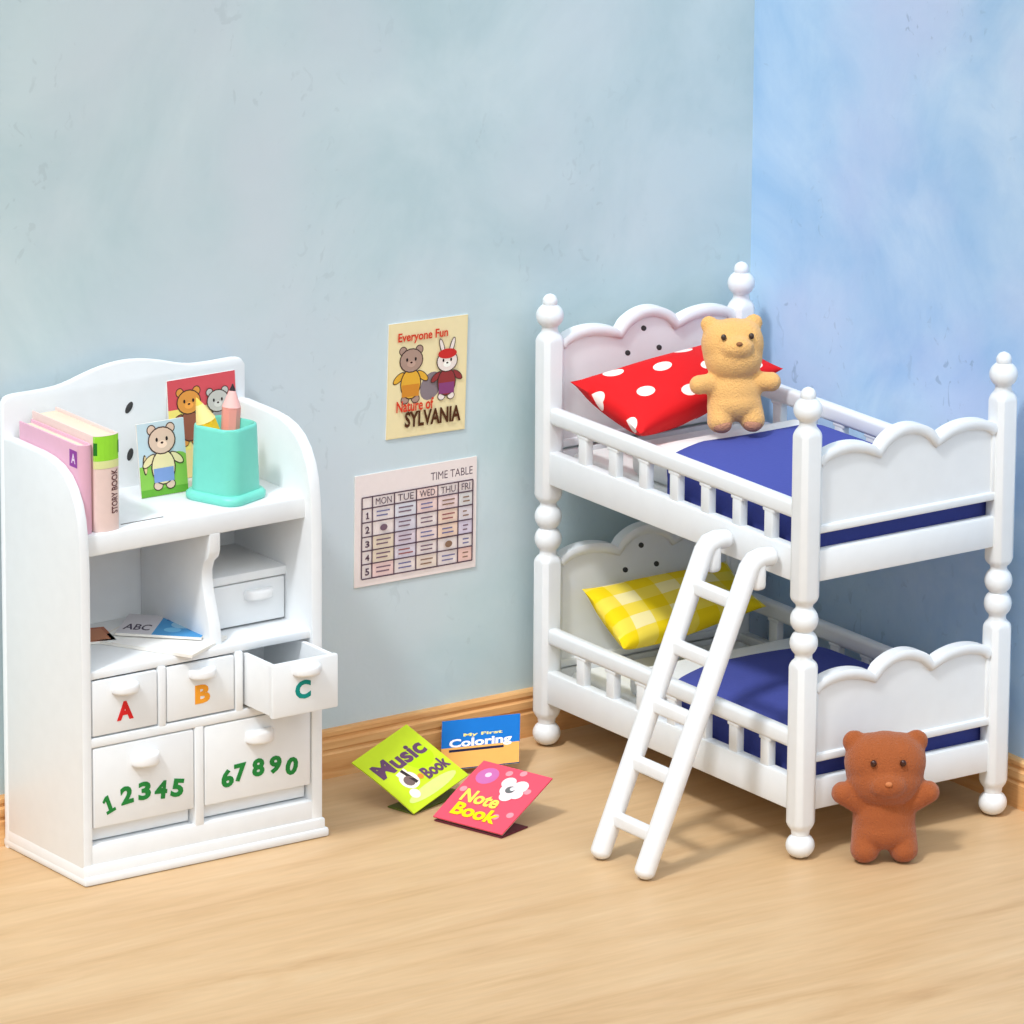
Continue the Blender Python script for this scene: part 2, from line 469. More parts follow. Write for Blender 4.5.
def blanket(z, label, bulge, hx0, hx1, head, zskirt):
    """blanket draped over the mattress, curved turned-down top edge"""
    bm = nb(); NU, NV = 34, 40
    x0, x1, yf = .034, W_-.0165, -L_+.030
    T = .010
    def P(i, j, k, off=0):
        u = i/NU*2-1; v = j/NV
        # cross section: rounded box
        xx = abs(u)**1.0
        flat = .84
        xc, hw = (x0+x1)/2, (x1-x0)/2
        if xx < flat: px = xx/flat; dropx = 0
        else: px = 1; dropx = (xx-flat)/(1-flat)
        X = xc+math.copysign(px*hw, u) if u else xc
        yh = head(min(max((X-x0)/(x1-x0), 0), 1))
        Y = yh+(yf-yh)*min(v/.93, 1)
        dropy = max(0, (v-.93)/.07)
        top = z+bulge*(1-abs(px)**3)*math.sin(PI*min(1, .08+.84*v))**.6 - .006*math.exp(-((v)/.03)**2)
        round_x = .018*(max(0, px-.8)/.2)**2; round_y = .014*(max(0, v-.85)/.08)**2 if v < .93 else .014
        Z = top-round_x-round_y
        Z = Z-(Z-zskirt)*max(dropx, dropy)
        if k:   # inner face
            Z -= T*(1 if not (dropx or dropy) else 0)
            X -= math.copysign(T*.8, u)*(1 if xx >= flat-.03 else 0); Y += T*.8*(1 if v >= .90 else 0)
        return Vector((X, Y, Z))
    for k in (0, 1):
        g = [[bm.verts.new(P(i, j, k)) for j in range(NV+1)] for i in range(NU+1)]
        for i in range(NU):
            for j in range(NV): bm.faces.new((g[i][j], g[i+1][j], g[i+1][j+1], g[i][j+1]))
        if k == 0: G0 = g
        else: G1 = g
    loop = [(i, 0) for i in range(NU)]+[(NU, j) for j in range(NV)]+[(i, NV) for i in range(NU, 0, -1)]+[(0, j) for j in range(NV, 0, -1)]
    for a, b in zip(loop, loop[1:]+loop[:1]):
        bm.faces.new((G0[a[0]][a[1]], G0[b[0]][b[1]], G1[b[0]][b[1]], G1[a[0]][a[1]]))
    o = obj('blanket', bm, BLUE, loc=(W_/2, -L_*.66, z-.01), smooth=60); tag(o, label, 'blanket', 'blue blankets of the bunk bed')
    return o
blanket(.806, 'plain royal blue blanket covering the foot of the upper bunk', .010, 0, 1,
        lambda t: -.43+.085*min(1, t/.32)**.6-.012*math.sin(PI*min(1, max(0, (t-.3)/.7))), .700)
blanket(.262, 'rumpled dark blue blanket covering the foot of the lower bunk', .024, 0, 1,
        lambda t: -.45+.075*min(1, t/.35)**.7-.05*max(0, t-.55)**1.5, .158)

def pillow(corners, puff, m, label, loc, n=26, low=2.5, floor_z=0):
    """corners: back-left, back-right, front-right, front-left world points"""
    bl, br, fr, fl = [Vector(c) for c in corners]
    nrm = (fr-fl).cross(bl-fl).normalized()
    bm = nb(); uvl = bm.loops.layers.uv.new('UVMap')
    def base(u, v): return (fl*(1-u)+fr*u)*(1-v)+(bl*(1-u)+br*u)*v
    G = {}
    for s in (1, -1):
        for i in range(n+1):
            for j in range(n+1):
                u, v = i/n, j/n; a, b = 2*u-1, 2*v-1
                edge = i in (0, n) or j in (0, n)
                if s == -1 and edge: G[(s, i, j)] = G[(1, i, j)]; continue
                uu = .5+.5*a*(1-.05*(1-b*b)); vv = .5+.5*b*(1-.09*(1-a*a))
                h = puff*((1-a**2)*(1-b**2))**.42 if s > 0 else puff*low*((1-a**2)*(1-b**2))**.46*(1-.30*a)
                w = .004*math.sin(9*u+4*v)*((1-a*a)*(1-b*b))**.5
                q = base(uu, vv)+nrm*(s*h+w)
                if s < 0: q.z = max(q.z, floor_z+(.0695 if q.y < -.245 else .002))
                G[(s, i, j)] = bm.verts.new(q)
    for s in (1, -1):
        for i in range(n):
            for j in range(n):
                q = [(i, j), (i+1, j), (i+1, j+1), (i, j+1)]
                if s == -1: q.reverse()
                f = bm.faces.new([G[(s, a, b)] for a, b in q])
                for lp, (a, b) in zip(f.loops, q): lp[uvl].uv = (a/n, b/n)
    o = obj('pillow', bm, m, loc=loc, smooth=80); tag(o, label, 'pillow', 'pillows of the bunk bed')
    return o
pillow([(.028, -.045, .905), (.505, -.045, .945), (.520, -.225, .905), (.036, -.318, .840)], .034, uv_dots_mat(),
       'red pillow with white polka dots on the upper bunk', (.28, -.18, .80), floor_z=.7265)
pillow([(.075, -.035, .385), (.500, -.035, .385), (.490, -.215, .318), (.050, -.240, .293)], .030, uv_check_mat(),
       'yellow and cream checked pillow on the lower bunk', (.28, -.17, .25), floor_z=.184)

# ------------------------------------------------------------------ ladder
lad = thing('bunk_ladder', 'white five-rung toy ladder hooked on the side of the bunk bed', 'ladder', (-.39, -.85, 0))
RR = .0245
for y in (-.765, -.936):
    a = Vector((-.385, y, .021)); b = Vector((-.104, y, .690))
    bm = nb()
    tube(bm, [a, a.lerp(b, .5), b, b+Vector((.012, 0, .014)), b+Vector((.030, 0, .019)), b+Vector((.058, 0, .018))], [RR, RR, RR, RR, RR*.95, RR*.9], 20)
    r = obj('side_pole', bm, WHITE_S, lad, 60)
    bm = nb(); box(bm, -.100, -.066, y-.021, y+.021, .636, .704, .012, 3)
    obj('hook', bm, WHITE_S, r)
for z in (.096, .222, .350, .480, .612):
    t = (z-.021)/(.690-.021); x = -.385+t*.281
    bm = nb(); box(bm, x-.013, x+.013, -.936, -.765, z-.017, z+.017, .008, 3)
    obj('rung', bm, WHITE_S, lad)

# ------------------------------------------------------------------ cabinet
X0, X1, Y0, Y1 = -1.466, -.821, -.274, .070
cab = thing('storage_cabinet', 'white toy cabinet with open shelves, lettered drawers and numbered doors', 'cabinet', ((X0+X1)/2, (Y0+Y1)/2, 0))
CX = (X0+X1)/2
# body: side panels, base, horizontal boards
def side_poly():
    pts = [(Y1-.006, .0), (Y1-.006, .972), (.03, .977), (-.09, .976), (-.135, .972), (-.175, .962), (-.207, .945), (-.232, .920), (-.251, .888), (-.262, .855), (-.269, .81), (Y0, .74), (Y0, .0)]
    return pts
for xa, xb in ((X0, X0+.026), (X1-.030, X1)):
    bm = nb(); prism(bm, side_poly(), lambda u, v, w: Vector((w, u, v)), xa, xb, .005)
    obj('side_panel', bm, WHITE, cab, 40)
def back_top(d):
    d = abs(d)
    ks = [(0, 1.107), (.03, 1.106), (.07, 1.100), (.11, 1.090), (.15, 1.078), (.185, 1.072), (.23, 1.0705), (.30, 1.0715), (.315, 1.066), (.324, 1.052)]
    for (a, za), (b, zb) in zip(ks, ks[1:]):
        if d <= b: 
            t = (d-a)/(b-a); return za+(zb-za)*t
    return 1.052
ds = [-.324, -.320, -.315, -.305, -.29]+[-.28+.02*k for k in range(29)]+[.29, .305, .315, .320, .324]
bm = nb()
prism(bm, [(CX-.324, .0)]+[(CX+d, back_top(d)) for d in ds]+[(CX+.324, .0)], lambda u, v, w: Vector((u, w, v)), .050, Y1, .005)
bk = obj('back_panel', bm, WHITE, cab, 40)
for hx, hz, rot in ((-1.135, .996, .6), (-1.133, .885, .3)):
    b2 = nb(); ell(b2, (hx, .0495, hz), (.008, .0018, .015), Matrix.Rotation(rot, 3, 'Y'), 12); obj('slot_hole', b2, HOLE, bk)
XI0, XI1 = X0+.026, X1-.030
bm = nb(); box(bm, XI0-.004, XI1+.004, -.246, .052, .760, .810, .005)
ds_ = obj('desk_shelf', bm, WHITE, cab)
b2 = nb(); box(b2, -1.318, -1.205, -.2085, -.2035, .8095, .8106, 0); obj('shelf_line', b2, mat('grey_line', (120, 118, 116), .8), ds_)  # thin grey strip along the shelf top
bm = nb(); box(bm, XI0-.004, XI1+.004, -.268, .052, .480, .500, .004); obj('shelf', bm, WHITE, cab)
# divider with a curved front edge
dp = [(.05, .762), (-.246, .762), (-.246, .722), (-.240, .705), (-.222, .690), (-.213, .668), (-.214, .640), (-.222, .610), (-.234, .575), (-.244, .545), (-.250, .520), (-.250, .498), (.05, .498)]
bm = nb(); prism(bm, dp, lambda u, v, w: Vector((w, u, v)), -1.108, -1.078, .004); obj('divider', bm, WHITE, cab, 40)
bm = nb(); box(bm, -1.080, XI1+.002, -.168, .052, .608, .629, .004); obj('shelf', bm, WHITE, cab)

def knob(parent, x, yf, z, w=.036, d=.030, t=.012):
    """half-round pull sticking out of a front"""
    poly = [(x-w, yf+.002)]+[(x-w*math.cos(PI*k/12), yf-d*math.sin(PI*k/12)**.8) for k in range(1, 12)]+[(x+w, yf+.002)]
    bm = nb(); prism(bm, poly, lambda u, v, q: Vector((u, v, q)), z-t, z+t, .006)
    return obj('knob', bm, WHITE_S, parent, 60)

def lettering(parent, body, x, z, yf, w, h, c, rot=0, name='letter'):
    p, f = ONE if body == '1' else text_mesh(body, .045)
    bm = nb(); vs = []
    for a, b in p:
        u = (a-.5)*w; v = (b-.5)*h
        vs.append(bm.verts.new(Vector((x+u*math.cos(rot)-v*math.sin(rot), yf-.0012, z+u*math.sin(rot)+v*math.cos(rot)))))
    fs = []
    for q in f:
        try: fs.append(bm.faces.new([vs[i] for i in q]))
        except ValueError: pass
    r = bmesh.ops.extrude_face_region(bm, geom=fs)
    for e in r['geom']:
        if isinstance(e, bmesh.types.BMVert): e.co.y += .0014
    o = obj(name, bm, ink(c), parent, 0); return o

def drawer(x0, x1, z0, z1, yf, ybk, name='drawer', wall=.012):
    """an open-topped tray with a front plate"""
    bm = nb()
    box(bm, x0, x1, yf, yf+.016, z0, z1, .004)
    box(bm, x0+.004, x0+.004+wall, yf+.012, ybk, z0+.003, z1-.002, .002)
    box(bm, x1-.004-wall, x1-.004, yf+.012, ybk, z0+.003, z1-.002, .002)
    box(bm, x0+.008, x1-.008, yf+.012, ybk, z0+.003, z0+.014, .002)
    box(bm, x0+.006, x1-.006, ybk-.014, ybk, z0+.003, z1-.004, .002)
    return obj(name, bm, WHITE, cab)
d = drawer(-1.074, XI1-.003, .505, .605, -.166, .03); knob(d, -.928, -.166, .576, .038, .026, .012)
# fixed front frame of the lower half: stiles and rails
bm = nb()
for a, b in ((-1.2625, -1.2425), (-1.0565, -1.0365)): box(bm, a, b, Y0+.001, .04, .340, .482, .003)
box(bm, XI0-.003, XI1+.003, Y0+.001, .04, .322, .3435, .003)
box(bm, -1.167, -1.143, Y0+.001, .04, .085, .325, .003)
box(bm, XI0-.003, XI1+.003, Y0+.001, .052, .030, .091, .003)
obj('front_frame', bm, WHITE, cab)
d = drawer(XI0+.003, -1.2655, .3475, .4765, Y0+.002, .03); knob(d, -1.353, Y0+.002, .452, .034)
lettering(d, 'A', -1.3515, .3970, Y0+.002, .044, .044, (214, 40, 40))
d = drawer(-1.2395, -1.0595, .3475, .4765, Y0+.002, .03); knob(d, -1.148, Y0+.002, .452, .034)
lettering(d, 'B', -1.1456, .4000, Y0+.002, .040, .044, (240, 160, 50))
d = drawer(-1.0335, -.8555, .3490, .4760, -.391, -.09)
d['label'] = 'drawer pulled open'
knob(d, -.944, -.391, .455, .036)
lettering(d, 'C', -.9519, .4075, -.391, .042, .044, (20, 140, 130))
def bin_door(x0, x1, kx, digits, c=(40, 130, 60)):
    bm = nb()
    box(bm, x0, x1, Y0+.001, Y0+.026, .131, .3195, .004)
    box(bm, x0+.002, x1-.002, Y0+.024, Y0+.036, .096, .300, .002)
    box(bm, x0+.006, x1-.006, Y0+.026, .03, .098, .112, .002)
    o = obj('door', bm, WHITE, cab)
    knob(o, kx, Y0+.001, .276, .036, .030, .015)
    for t, x, z, r in digits: lettering(o, t, x, z, Y0+.001, .033, .043, c, r, 'digit')
bin_door(XI0+.003, -1.1695, -1.302, [('1', -1.3976, .1833, .35), ('2', -1.3498, .1966, .1), ('3', -1.3025, .1982, 0), ('4', -1.2586, .1925, -.1), ('5', -1.2145, .1890, -.2)])
bin_door(-1.1405, XI1-.003, -.9955, [('6', -1.0814, .1870, .2), ('7', -1.0452, .1953, .05), ('8', -.9969, .1982, 0), ('9', -.9506, .1963, -.1), ('0', -.9057, .1850, -.25)])
bm = nb()
box(bm, X0-.001, X1+.005, Y0-.005, Y1+.002, 0.0005, .046, .006)
box(bm, X0-.002, X1+.012, Y0-.010, Y1+.004, 0.0005, .022, .006)
obj('plinth', bm, WHITE, cab)
bm = nb(); box(bm, XI0-.002, XI1+.002, Y0+.03, .052, .315, .33, .002); obj('inner_board', bm, WHITE, cab)

# ------------------------------------------------------------------ books and things on the cabinet
def book(name, x0, x1, y0, y1, z, h, cover, label, spine_art=None, lean=0):
    """upright book, spine towards the front (-y)"""
    o = thing(name, label, 'book', ((x0+x1)/2, (y0+y1)/2, z), 'books on the cabinet top')
    bm = nb(); t = .0045; mats = [cover]
    box(bm, x0, x0+t, y0+.01, y1, z, z+h, .002)
    box(bm, x1-t, x1, y0+.01, y1, z, z+h, .002)
    # rounded spine
    w = (x1-x0)/2; cx = (x0+x1)/2; ro = []
    for k in range(13):
        a = PI*k/12; ro.append((cx-w*math.cos(a), y0+.012-.013*math.sin(a)))
    ri = [(cx-(w-t)*math.cos(PI*k/12), y0+.015-.009*math.sin(PI*k/12)) for k in range(12, -1, -1)]
    prism(bm, ro+ri, lambda u, v, q: Vector((u, v, q)), z, z+h)
    if spine_art: spine_art(bm, mats, x0, x1, y0, z, h, w, cx)
    obj('cover', bm, mats, o, 40)
    bm = nb(); box(bm, x0+t, x1-t, y0+.012, y1-.006, z+.004, z+h-.007, .002); obj('pages', bm, PAGES, o)
    return o
def green_spine(bm, mats, x0, x1, y0, z, h, w, cx):
    def fn(u, v, k):
        a = PI*(u); return Vector((cx-(w+.0004+k)*math.cos(a), y0+.012-(.0134+k)*math.sin(a), z+v*h))
    A = Art(bm, mats, fn, w*2.4, h)
    def band(u0, u1, v0, v1, c, n=8):
        for k in range(n): A.n -= (k > 0); A.rect(u0+(u1-u0)*k/n, v0, u0+(u1-u0)*(k+1)/n, v1, c)
    band(.02, .98, .74, .998, (150, 220, 60)); band(.02, .20, .80, .93, (40, 120, 40), 3); band(.80, .98, .80, .93, (40, 120, 40), 3)
    band(.02, .98, .66, .74, (222, 226, 160))
    A.n += 2
    for t, v in (('STORY', .18), ('BOOK', .42)):
        p, f = text_mesh(t, .02)
        vs = [(.5+.26-(b)*.20, v+a*.22) for a, b in p]
        A._add(vs, f, (110, 70, 70))
def pink_side(bm, mats, x0, x1, y0, z, h, w, cx):
    fn = lambda u, v, k: Vector((x0-.0004-k, y0+.25-u*.25, z+v*h))
    A = Art(bm, mats, fn, .25, h)
    A.rect(.82, .74, .95, .93, (150, 70, 160)); A.text('A', .85, .78, .92, .89, (240, 220, 240))
    A.rect(.05, .1, .80, .14, (230, 200, 214))
book('story_book', -1.4385, -1.404, -.232, .030, .8105, .205, mat('rose_cover', (226, 176, 196), .5),
     'pink book with a purple label, leftmost on the cabinet top', pink_side)
book('story_book', -1.401, -1.336, -.238, .036, .8105, .222, mat('blush_cover', (232, 206, 198), .5),
     'book with green-topped pale pink spine beside the pink book', green_spine)

def card(name, P, U, V, w, h, t, base, label, cat, art, group=None, loc=None, back=None):
    U, V = Vector(U).normalized(), Vector(V).normalized(); N = U.cross(V).normalized()
    fn = fit_frame(P, U, V, N, w, h)
    bm = nb(); mats = [base]
    slab(bm, fn, w, h, t, n=2)
    art(Art(bm, mats, fn, w, h))
    o = obj(name, bm, mats, loc=loc or P, smooth=0); tag(o, label, cat, group)
    return o

def animal(A, u, v, s, fur, cloth, ears='round', hat=None, pants=None):
    """simple generic animal figure: s = scale relative to card width"""
    k = A.w/A.h; ol = (70, 50, 45)
    if ears == 'round':
        for e in (-1, 1):
            A.oval(u+e*.17*s, v+.46*s*k, .085*s, .085*s*k, ol); A.oval(u+e*.17*s, v+.46*s*k, .068*s, .068*s*k, fur)
    else:
        for e in (-1, 1):
            A.oval(u+e*.12*s, v+.58*s*k, .055*s, .17*s*k, ol, -e*.3); A.oval(u+e*.12*s, v+.58*s*k, .038*s, .15*s*k, fur, -e*.3)
    for e in (-1, 1):
        A.oval(u+e*.25*s, v-.02*s*k, .07*s, .15*s*k, ol, e*.9); A.oval(u+e*.25*s, v-.02*s*k, .055*s, .13*s*k, cloth, e*.9)
        A.oval(u+e*.11*s, v-.42*s*k, .09*s, .08*s*k, ol); A.oval(u+e*.11*s, v-.42*s*k, .075*s, .065*s*k, fur)
    A.oval(u, v-.14*s*k, .22*s, .28*s*k, ol); A.oval(u, v-.14*s*k, .20*s, .26*s*k, cloth)
    if pants: A.rect(u-.18*s, v-.37*s*k, u+.18*s, v-.15*s*k, pants)
    A.oval(u, v+.28*s*k, .25*s, .22*s*k, ol); A.oval(u, v+.28*s*k, .23*s, .20*s*k, fur)
    for e in (-1, 1): A.oval(u+e*.09*s, v+.30*s*k, .022*s, .034*s*k, (40, 30, 30))
    A.oval(u, v+.22*s*k, .09*s, .06*s*k, tuple(min(255, int(x*1.12)) for x in fur)); A.oval(u, v+.245*s*k, .026*s, .018*s*k, (60, 30, 30))
    if hat: A.oval(u, v+.43*s*k, .22*s, .10*s*k, hat)

CARDW = mat('card_stock', (238, 234, 226), .6, .2)
def art_small(A):
    A.rect(0, 0, 1, 1, (196, 214, 222)); A.rect(0, 0, 1, .42, (140, 196, 84)); A.oval(.8, .42, .28, .14, (140, 196, 84)); A.rect(0, 0, 1, .10, (104, 170, 60))
    A.oval(.12, .44, .05, .14, (70, 60, 50)); A.oval(.13, .44, .035, .12, (226, 196, 150))
    animal(A, .5, .50, 1.18, (222, 192, 172), (236, 220, 170), 'round', pants=(130, 156, 210))
card('picture_card', (-1.170, -.058, .8115), (1, -.02, 0), (0, .12, 1), .124, .170, .005, CARDW,
     'small picture card of an animal in blue trousers left of the aqua cup', 'card', art_small, 'picture cards on the cabinet top')
def art_red(A):
    A.rect(0, 0, 1, 1, (240, 214, 150)); A.rect(0, .70, 1, 1, (214, 84, 92)); A.rect(0, .28, .3, .70, (246, 224, 120))
    animal(A, .30, .60, .72, (224, 150, 70), (150, 90, 70)); animal(A, .72, .58, .66, (196, 192, 184), (150, 150, 150))
card('picture_card', (-1.034, .030, .8115), (1, 0, 0), (0, .08, 1), .184, .232, .004, CARDW,
     'picture card with a red top band leaning on the cabinet back behind the cup', 'card', art_red, 'picture cards on the cabinet top')

# aqua cup
cup = thing('pencil_cup', 'aqua plastic pencil cup on the cabinet top shelf', 'cup', (-1.0, -.146, .8105))
def rsq(cx, cy, hw, hd, rot, z, rc, n=6):
    out = []
    for q, (sx, sy) in enumerate(((1, 1), (-1, 1), (-1, -1), (1, -1))):
        for k in range(n+1):
            a = PI/2*q+PI/2*k/n
            x = sx*(hw-rc)+rc*math.cos(a); y = sy*(hd-rc)+rc*math.sin(a)
            out.append(Vector((cx+x*math.cos(rot)-y*math.sin(rot), cy+x*math.sin(rot)+y*math.cos(rot), z)))
    return out
r0 = math.radians(20); cc = (-1.0, -.146)
bm = nb()
rings(bm, [rsq(*cc, a, b, r0, z, rc) for a, b, z, rc in (
    (.061, .066, .8275, .032), (.061, .066, .84, .032), (.058, .062, .977, .032), (.0565, .0605, .983, .030), (.053, .057, .985, .028), (.050, .054, .980, .026), (.050, .054, .850, .026))])
obj('cup_wall', bm, TEAL, cup, 50)
bm = nb()
rings(bm, [rsq(*cc, a, b, r0, z, rc) for a, b, z, rc in ((.069, .075, .8105, .034), (.072, .078, .815, .036), (.072, .078, .824, .036), (.067, .072, .831, .034), (.060, .064, .832, .03))])
obj('cup_foot', bm, TEAL, cup, 50)
def pencil(p0, p1, r, body, tip, lead, label, flat=False):
    p0, p1 = Vector(p0), Vector(p1); d_ = (p1-p0).normalized(); ln = (p1-p0).length
    o = thing('pencil', label, 'pencil', p0, 'pencils in the aqua cup')
    bm = nb(); tube(bm, [p0, p1-d_*r*2.4], r, 8 if not flat else 6, False); obj('shaft', bm, body, o, 30)
    bm = nb(); tube(bm, [p1-d_*r*2.4, p1-d_*r*.7], [r, r*.35], 12, False); obj('tip', bm, tip, o, 30)
    bm = nb(); tube(bm, [p1-d_*r*.7, p1], [r*.35, r*.05], 10, False); obj('lead', bm, lead, o, 30)
pencil((-.992, -.150, .8525), (-1.060, -.118, 1.046), .024, mat('pencil_yellow', (250, 200, 40), .45), mat('pencil_wood', (250, 226, 150), .6), mat('lead_yellow', (244, 210, 90), .5),
       'thick yellow pencil leaning left in the aqua cup')
pencil((-.978, -.120, .8525), (-.962, -.118, 1.064), .022, mat('pencil_pink', (240, 160, 148), .45), mat('pencil_pink_tip', (246, 190, 184), .6), mat('lead_dark', (40, 30, 34), .5),
       'pink pencil with a dark point in the aqua cup')

# papers on the open middle shelf
def art_blue(A):
    A.rect(0, 0, 1, 1, (78, 152, 208)); A.rect(0, 0, .42, 1, (206, 204, 210)); A.text('ABC', .05, .2, .36, .5, (70, 60, 80)); A.oval(.7, .6, .14, .2, (150, 196, 226))
    A.oval(.62, .3, .1, .12, (120, 190, 230)); A.rect(.48, .74, .95, .9, (60, 124, 190))
def art_brown(A): A.rect(0, 0, 1, 1, (176, 110, 84)); A.rect(.08, .1, .92, .9, (190, 130, 100))
def art_plain(A): A.rect(.02, .02, .98, .98, (244, 244, 242))
dv = Vector((.485, -.875, 0)); pv = Vector((.875, .485, 0))
card('booklet', (-1.318, -.082, .5075), dv, pv, .255, .168, .0065, CARDW, 'white sheet poking out over the edge of the open cabinet shelf', 'booklet', art_plain, 'papers on the open cabinet shelf')
dv = Vector((.147, -.144, 0)); pv = Vector((.144, .147, 0))
card('booklet', (-1.262, -.086, .5165), dv, pv, .200, .150, .006, CARDW, 'blue booklet lying on the white sheet inside the open cabinet shelf', 'booklet', art_blue, 'papers on the open cabinet shelf')
card('booklet', (-1.392, -.075, .5075), (.9, -.25, 0), (.25, .9, 0), .125, .105, .006, CARDW, 'brown booklet at the left end of the open cabinet shelf', 'booklet', art_brown, 'papers on the open cabinet shelf')

# ------------------------------------------------------------------ wall papers
def art_poster(A):
    A.rect(0, 0, 1, 1, (240, 220, 168)); A.rect(.015, .01, .985, .99, (242, 225, 176))
    A.oval(.55, .42, .16, .10, (140, 126, 130), 1.0)
    animal(A, .29, .53, .60, (176, 146, 130), (232, 176, 60), 'round', pants=(214, 140, 50))
    animal(A, .74, .50, .54, (240, 226, 216), (150, 60, 60), 'long', hat=(206, 50, 46), pants=(140, 70, 120))
    A.text('Everyone Fun', .11, .815, .74, .915, (216, 66, 40), .025)
    A.text('Nature of', .11, .225, .58, .325, (216, 66, 40), .025)
    A.text('SYLVANIA', .22, .085, .93, .225, (84, 48, 26), .035)
card('wall_poster', (-.4005, YW-.0036, .796), (1, 0, -.03), (.03, 0, 1), .224, .278, .003, CARDW,
     'cream poster with two cartoon animals and red lettering on the back wall', 'poster', art_poster)
def art_tt(A):
    A.rect(0, 0, 1, 1, (240, 226, 222))
    ink_ = (92, 70, 84)
    A.text('TIME TABLE', .62, .85, .965, .92, ink_, 0)
    xs = [.055, .14, .32, .50, .675, .845, .965]; ys = [.80, .70, .575, .445, .32, .20, .07]
    tint = {(1, 3): (236, 214, 178), (1, 4): (236, 214, 178), (2, 2): (206, 206, 228), (2, 3): (214, 200, 222), (2, 4): (214, 206, 228), (3, 1): (244, 204, 196), (4, 2): (246, 206, 176),
            (5, 3): (206, 196, 228), (5, 5): (248, 186, 170), (1, 5): (246, 196, 190), (3, 5): (238, 218, 196), (3, 3): (246, 216, 210), (4, 1): (240, 208, 210), (5, 1): (212, 216, 216), (5, 2): (216, 208, 220), (4, 3): (246, 204, 170), (2, 1): (212, 220, 236), (3, 0): (244, 206, 198)}
    for (i, j), c in tint.items():
        c = tuple(int(.55*a+.45*b) for a, b in zip(c, (240, 226, 222)))
        A.rect(xs[i], ys[j+1], xs[i+1], ys[j], c)
    for x in xs: A.line(x, ys[-1], x, ys[0], .0032, ink_)
    for y in ys: A.line(xs[0], y, xs[-1], y, .0032, ink_)
    for i, t in enumerate(('MON', 'TUE', 'WED', 'THU', 'FRI')): A.text(t, xs[i+1]+.025, .72, xs[i+2]-.025, .78, ink_, 0)
    for j in range(5): A.text(str(j+1), .08, ys[j+2]+.03, .115, ys[j+1]-.035, ink_, .03)
    rnd = random.Random(7)
    for i in range(1, 6):
        for j in range(1, 6):
            c = rnd.choice([(120, 96, 110), (150, 90, 90), (110, 110, 150), (140, 110, 90)])
            if (i, j) in ((1, 2), (4, 4)): A.oval((xs[i]+xs[i+1])/2, (ys[j]+ys[j+1])/2, .03, .03, c); continue
            for q in (.38, .68):
                y = ys[j+1]+(ys[j]-ys[j+1])*q
                A.line(xs[i]+.03, y, xs[i+1]-.03-rnd.random()*.03, y, .0034, c)
card('wall_timetable', (-.4895, YW-.0036, .4480), (1, 0, -.01), (.01, 0, 1), .346, .272, .003, CARDW,
     'pale pink school timetable with a ruled grid on the back wall', 'timetable', art_tt)

# ------------------------------------------------------------------ booklets on the floor
def booklet(P, U, V, w, h, base, back, label, art, sag=0.0, group='activity booklets on the floor', backpts=None):
    """front cover raised, back cover lying on the floor, a few pages between"""
    P = Vector(P); U = Vector(U).normalized(); V = (Vector(V)-U*Vector(V).dot(U)).normalized(); N = U.cross(V).normalized()
    if N.z < 0: N = -N
    o = thing('booklet', label, 'booklet', (P.x, P.y, 0), group)
    f0 = lambda u, v, k: P+U*(u*w)+V*(v*h)+N*(k+sag*math.sin(PI*v)*math.sin(PI*min(1, u*.5+.5)))
    bm = nb(); mats = [base]; slab(bm, f0, w, h, .003, n=10)
    pg = nb(); slab(pg, lambda u, v, k: f0(.015+.97*u, .015+.97*v, k-.003), w, h, .004, n=8); obj('pages', pg, PAGES, o, 0)
    A = Art(bm, mats, lambda u, v, k: f0(u, v, k+.0002), w, h); art(A)
    obj('front_cover', bm, mats, o, 0)
    if backpts:
        a, b, c, d_ = [Vector(q) for q in backpts]
        fb = lambda u, v, k: (a*(1-u)+b*u)*(1-v)+(d_*(1-u)+c*u)*v+Vector((0, 0, k))
        bm = nb(); slab(bm, fb, 1, 1, .003, n=3); obj('back_cover', bm, back, o, 0)
    return o

def art_music(A):
    A.rect(0, 0, 1, 1, (200, 222, 44)); A.oval(.5, .14, .42, .08, (216, 232, 130)); A.oval(.72, .55, .2, .16, (186, 220, 20))
    A.text('Music', .08, .56, .90, .80, (104, 70, 100), .04)
    A.line(.26, .50, .42, .52, .012, (246, 238, 220)); A.oval(.34, .38, .13, .13, (246, 238, 220)); A.oval(.33, .37, .075, .075, (120, 100, 96))
    A.oval(.24, .20, .07, .07, (246, 238, 220)); A.line(.40, .30, .36, .54, .01, (60, 50, 50)); A.oval(.50, .34, .04, .04, (230, 140, 60))
    A.text('Book', .55, .24, .96, .42, (104, 70, 100), .04)
c_, d_ = Vector((-.372, -.212, .050)), Vector((-.565, -.270, .006))
U = (c_-d_); V = Vector((-.068, .146, .087))
booklet(d_, U, V, .206, .196, ink((200, 222, 44)), ink((92, 104, 40)), 'lime green booklet titled Music Book, left of the three on the floor', art_music, .004,  # back cover colour darkened to imitate shade under the raised front
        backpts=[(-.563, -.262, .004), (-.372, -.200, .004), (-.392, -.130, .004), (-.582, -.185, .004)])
def art_note(A):
    A.rect(0, 0, 1, 1, (228, 84, 104)); A.oval(.22, .78, .14, .14, (200, 110, 170)); A.oval(.22, .80, .04, .04, (246, 200, 226))
    for u, v in ((.45, .9), (.62, .95), (.9, .3), (.86, .7), (.08, .5), (.75, .22)): A.oval(u, v, .045, .045, (244, 150, 160))
    for u, v, r in ((.62, .66, .11), (.73, .74, .10), (.55, .76, .09), (.66, .56, .09), (.76, .62, .08)): A.oval(u, v, r, r, (246, 224, 224))
    A.oval(.64, .66, .06, .06, (110, 110, 110)); A.oval(.66, .68, .03, .03, (240, 240, 240))
    A.text('Note', .14, .32, .66, .52, (252, 228, 90), .03); A.text('Book', .16, .10, .80, .30, (252, 214, 20), .04)
